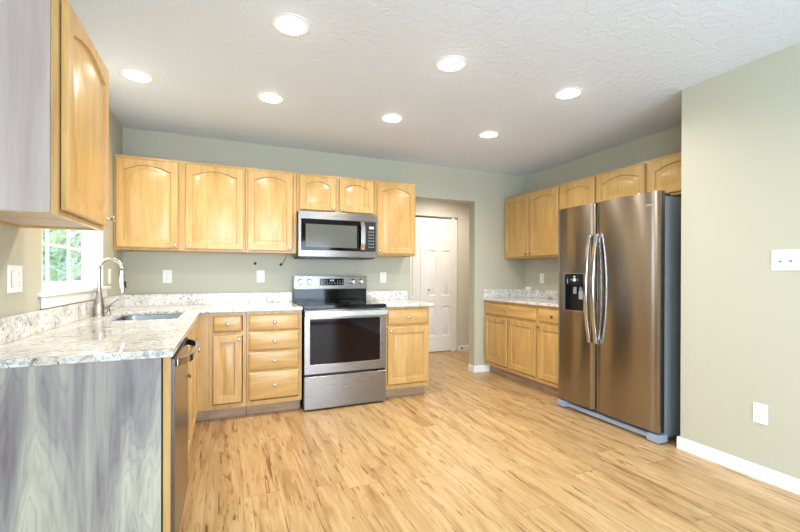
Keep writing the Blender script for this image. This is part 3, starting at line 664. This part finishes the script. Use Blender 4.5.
# ---------------------------------------------------------------- outlets and switches
def plate(label, loc, rotz, gangs, kinds, name='wall_outlet', cat='outlet'):
    t = thing(name, label, cat, loc, rotz, 'white wall plates'); W = .072 if gangs == 1 else .126
    boxes('cover_plate', M['plate'], [(-W/2, W/2, -.006, -.0003, -.058, .058)], t, .002)
    for i, k in enumerate(kinds):
        cx = 0 if gangs == 1 else (-.023 + .046*i)
        if k == 'outlet':
            for s in (-1, 1):
                bm = bmesh.new(); lathe(bm, [(.0165, 0), (.0165, .0022), (.0155, .003), (0, .003)], Matrix.Translation((cx, -.006, s*.020)) @ Matrix.Rotation(R(90), 4, 'X'), 24); q = finish(bm, 'socket', M['plate'], t)
                boxes('slot', M['plate_dark'], [(cx-.0075, cx-.005, -.0094, -.0088, s*.020, s*.020+.008), (cx+.005, cx+.0075, -.0094, -.0088, s*.020, s*.020+.008), (cx-.0022, cx+.0022, -.0094, -.0088, s*.020-.010, s*.020-.006)], q)
        elif k == 'rocker':
            boxes('rocker', M['plate'], [(cx-.0165, cx+.0165, -.0088, -.006, -.033, .033)], t, .0015)
            boxes('rocker_gap', M['plate_dark'], [(cx-.0172, cx+.0172, -.0064, -.006, -.0338, .0338)], t)
        else:
            boxes('toggle', M['plate'], [(cx-.0045, cx+.0045, -.018, -.006, -.002, .010)], t, .001); boxes('toggle_slot', M['plate_dark'], [(cx-.006, cx+.006, -.0064, -.006, -.013, .013)], t)
LW, RW = R(90), R(-90)
plate('white double wall plate with rocker and outlet on the left wall', (0, -1.972, 1.170), LW, 2, ['rocker', 'outlet'])
plate('white outlet on the left wall between the window and corner', (0, -.44, 1.175), LW, 1, ['outlet'])
plate('white outlet on the back wall nearest the corner, behind the sink', (.342, 0, 1.173), 0, 1, ['outlet'])
plate('white outlet on the back wall just left of the stove', (1.141, 0, 1.174), 0, 1, ['outlet'])
plate('white outlet on the back wall just right of the stove', (2.428, 0, 1.164), 0, 1, ['outlet'])
plate('white outlet on the right wall above the counter beside the fridge', (XR, -.33, 1.155), RW, 1, ['rocker'])
plate('white double switch plate at eye height on the near right wall', (WX, -2.968, 1.280), RW, 2, ['toggle', 'toggle'], 'light_switch', 'light switch')
plate('white outlet low on the near right wall above the baseboard', (WX, -2.855, .385), RW, 1, ['outlet'])
nb = boxes('highlight_box', M['plate'], [(XR-.0205, XR-.001, -.15, -.055, 1.0145, 1.042)], bevel=.003); tag(nb, 'small white box standing in for a highlight on the right backsplash near the corner', 'highlight stand-in')  # white box added in place of a bright reflection at the backsplash
for k, (x, z, lb) in enumerate([(1.09, 1.300, 'small black round wire hole under the cabinets, left one above the outlet'), (1.333, 1.293, 'small black round wire hole in the back wall beside the microwave')]):
    t = thing('wire_hole', lb, 'wire hole', (x, 0, z), 0, 'wire holes under the wall cabinets')
    bm = bmesh.new(); lathe(bm, [(.014, .0003), (.014, .004), (.006, .006), (0, .006)], Matrix.Rotation(R(90), 4, 'X'), 20); finish(bm, 'grommet', M['black'], t)
    if k: 
        bm = bmesh.new(); tube(bm, [(0, -.006, 0), (.02, -.008, .018), (.045, -.006, .06), (.05, -.006, .098)], .0025, 8); finish(bm, 'wire', M['black'], t)

# ---------------------------------------------------------------- outdoors, seen through the window
struct(boxes('ground', M['lawn'], [(-40, -.13, -15, 40, -.7, -.6)]))
def tree(x, y, h, r, seed, label):
    rnd = random.Random(seed); t = thing('tree', label, 'tree', (x, y, -.6), 0, 'trees outside the window')
    bm = bmesh.new(); tube(bm, [(0, 0, 0), (.05, .02, h*.4), (0, .08, h*.8)], [.14, .10, .04], 10); finish(bm, 'trunk', M['bark'], t)
    bm = bmesh.new()
    for i in range(800):
        while True:
            p = Vector((rnd.uniform(-1, 1), rnd.uniform(-1, 1), rnd.uniform(-1, 1)))
            if .3 < p.length < 1: break
        c = Vector((p.x*r, p.y*r, h*.62 + p.z*h*.42)); s = rnd.uniform(.07, .16)
        d = Vector((rnd.gauss(0, 1), rnd.gauss(0, 1), rnd.gauss(0, 1))).normalized(); e = d.orthogonal().normalized(); f = d.cross(e)
        bm.faces.new([bm.verts.new(c + e*s), bm.verts.new(c + f*s*.5 + d*s*.1), bm.verts.new(c - e*s), bm.verts.new(c - f*s*.5 + d*s*.1)])
    o = finish(bm, 'foliage', M['leaf'], t)
tree(-2.6, 5.2, 4.2, 1.2, 1, 'leafy tree nearest the house outside the kitchen window')
tree(-6.2, 7.4, 4.6, 1.5, 2, 'taller leafy tree farther out at the left of the window')
tree(-3.2, 10.5, 4.4, 1.5, 3, 'leafy tree far behind, in the middle of the window')
hs = thing('neighbour_house', 'pale blue house behind the trees outside the window', 'house', (-7.5, 15, -.6))
boxes('wall', M['siding'], [(-3, 5, 0, 5, 0, 3.2)], hs)
bm = bmesh.new(); loops(bm, [[(-3.3, -.4, 3.2), (-3.3, 5.4, 3.2), (-3.3, 2.5, 5)], [(5.3, -.4, 3.2), (5.3, 5.4, 3.2), (5.3, 2.5, 5)]]); finish(bm, 'roof', M['roof'], hs)
boxes('window', M['white_trim'], [(.2, 1.4, -.04, 0, 1.1, 2.3)], hs)
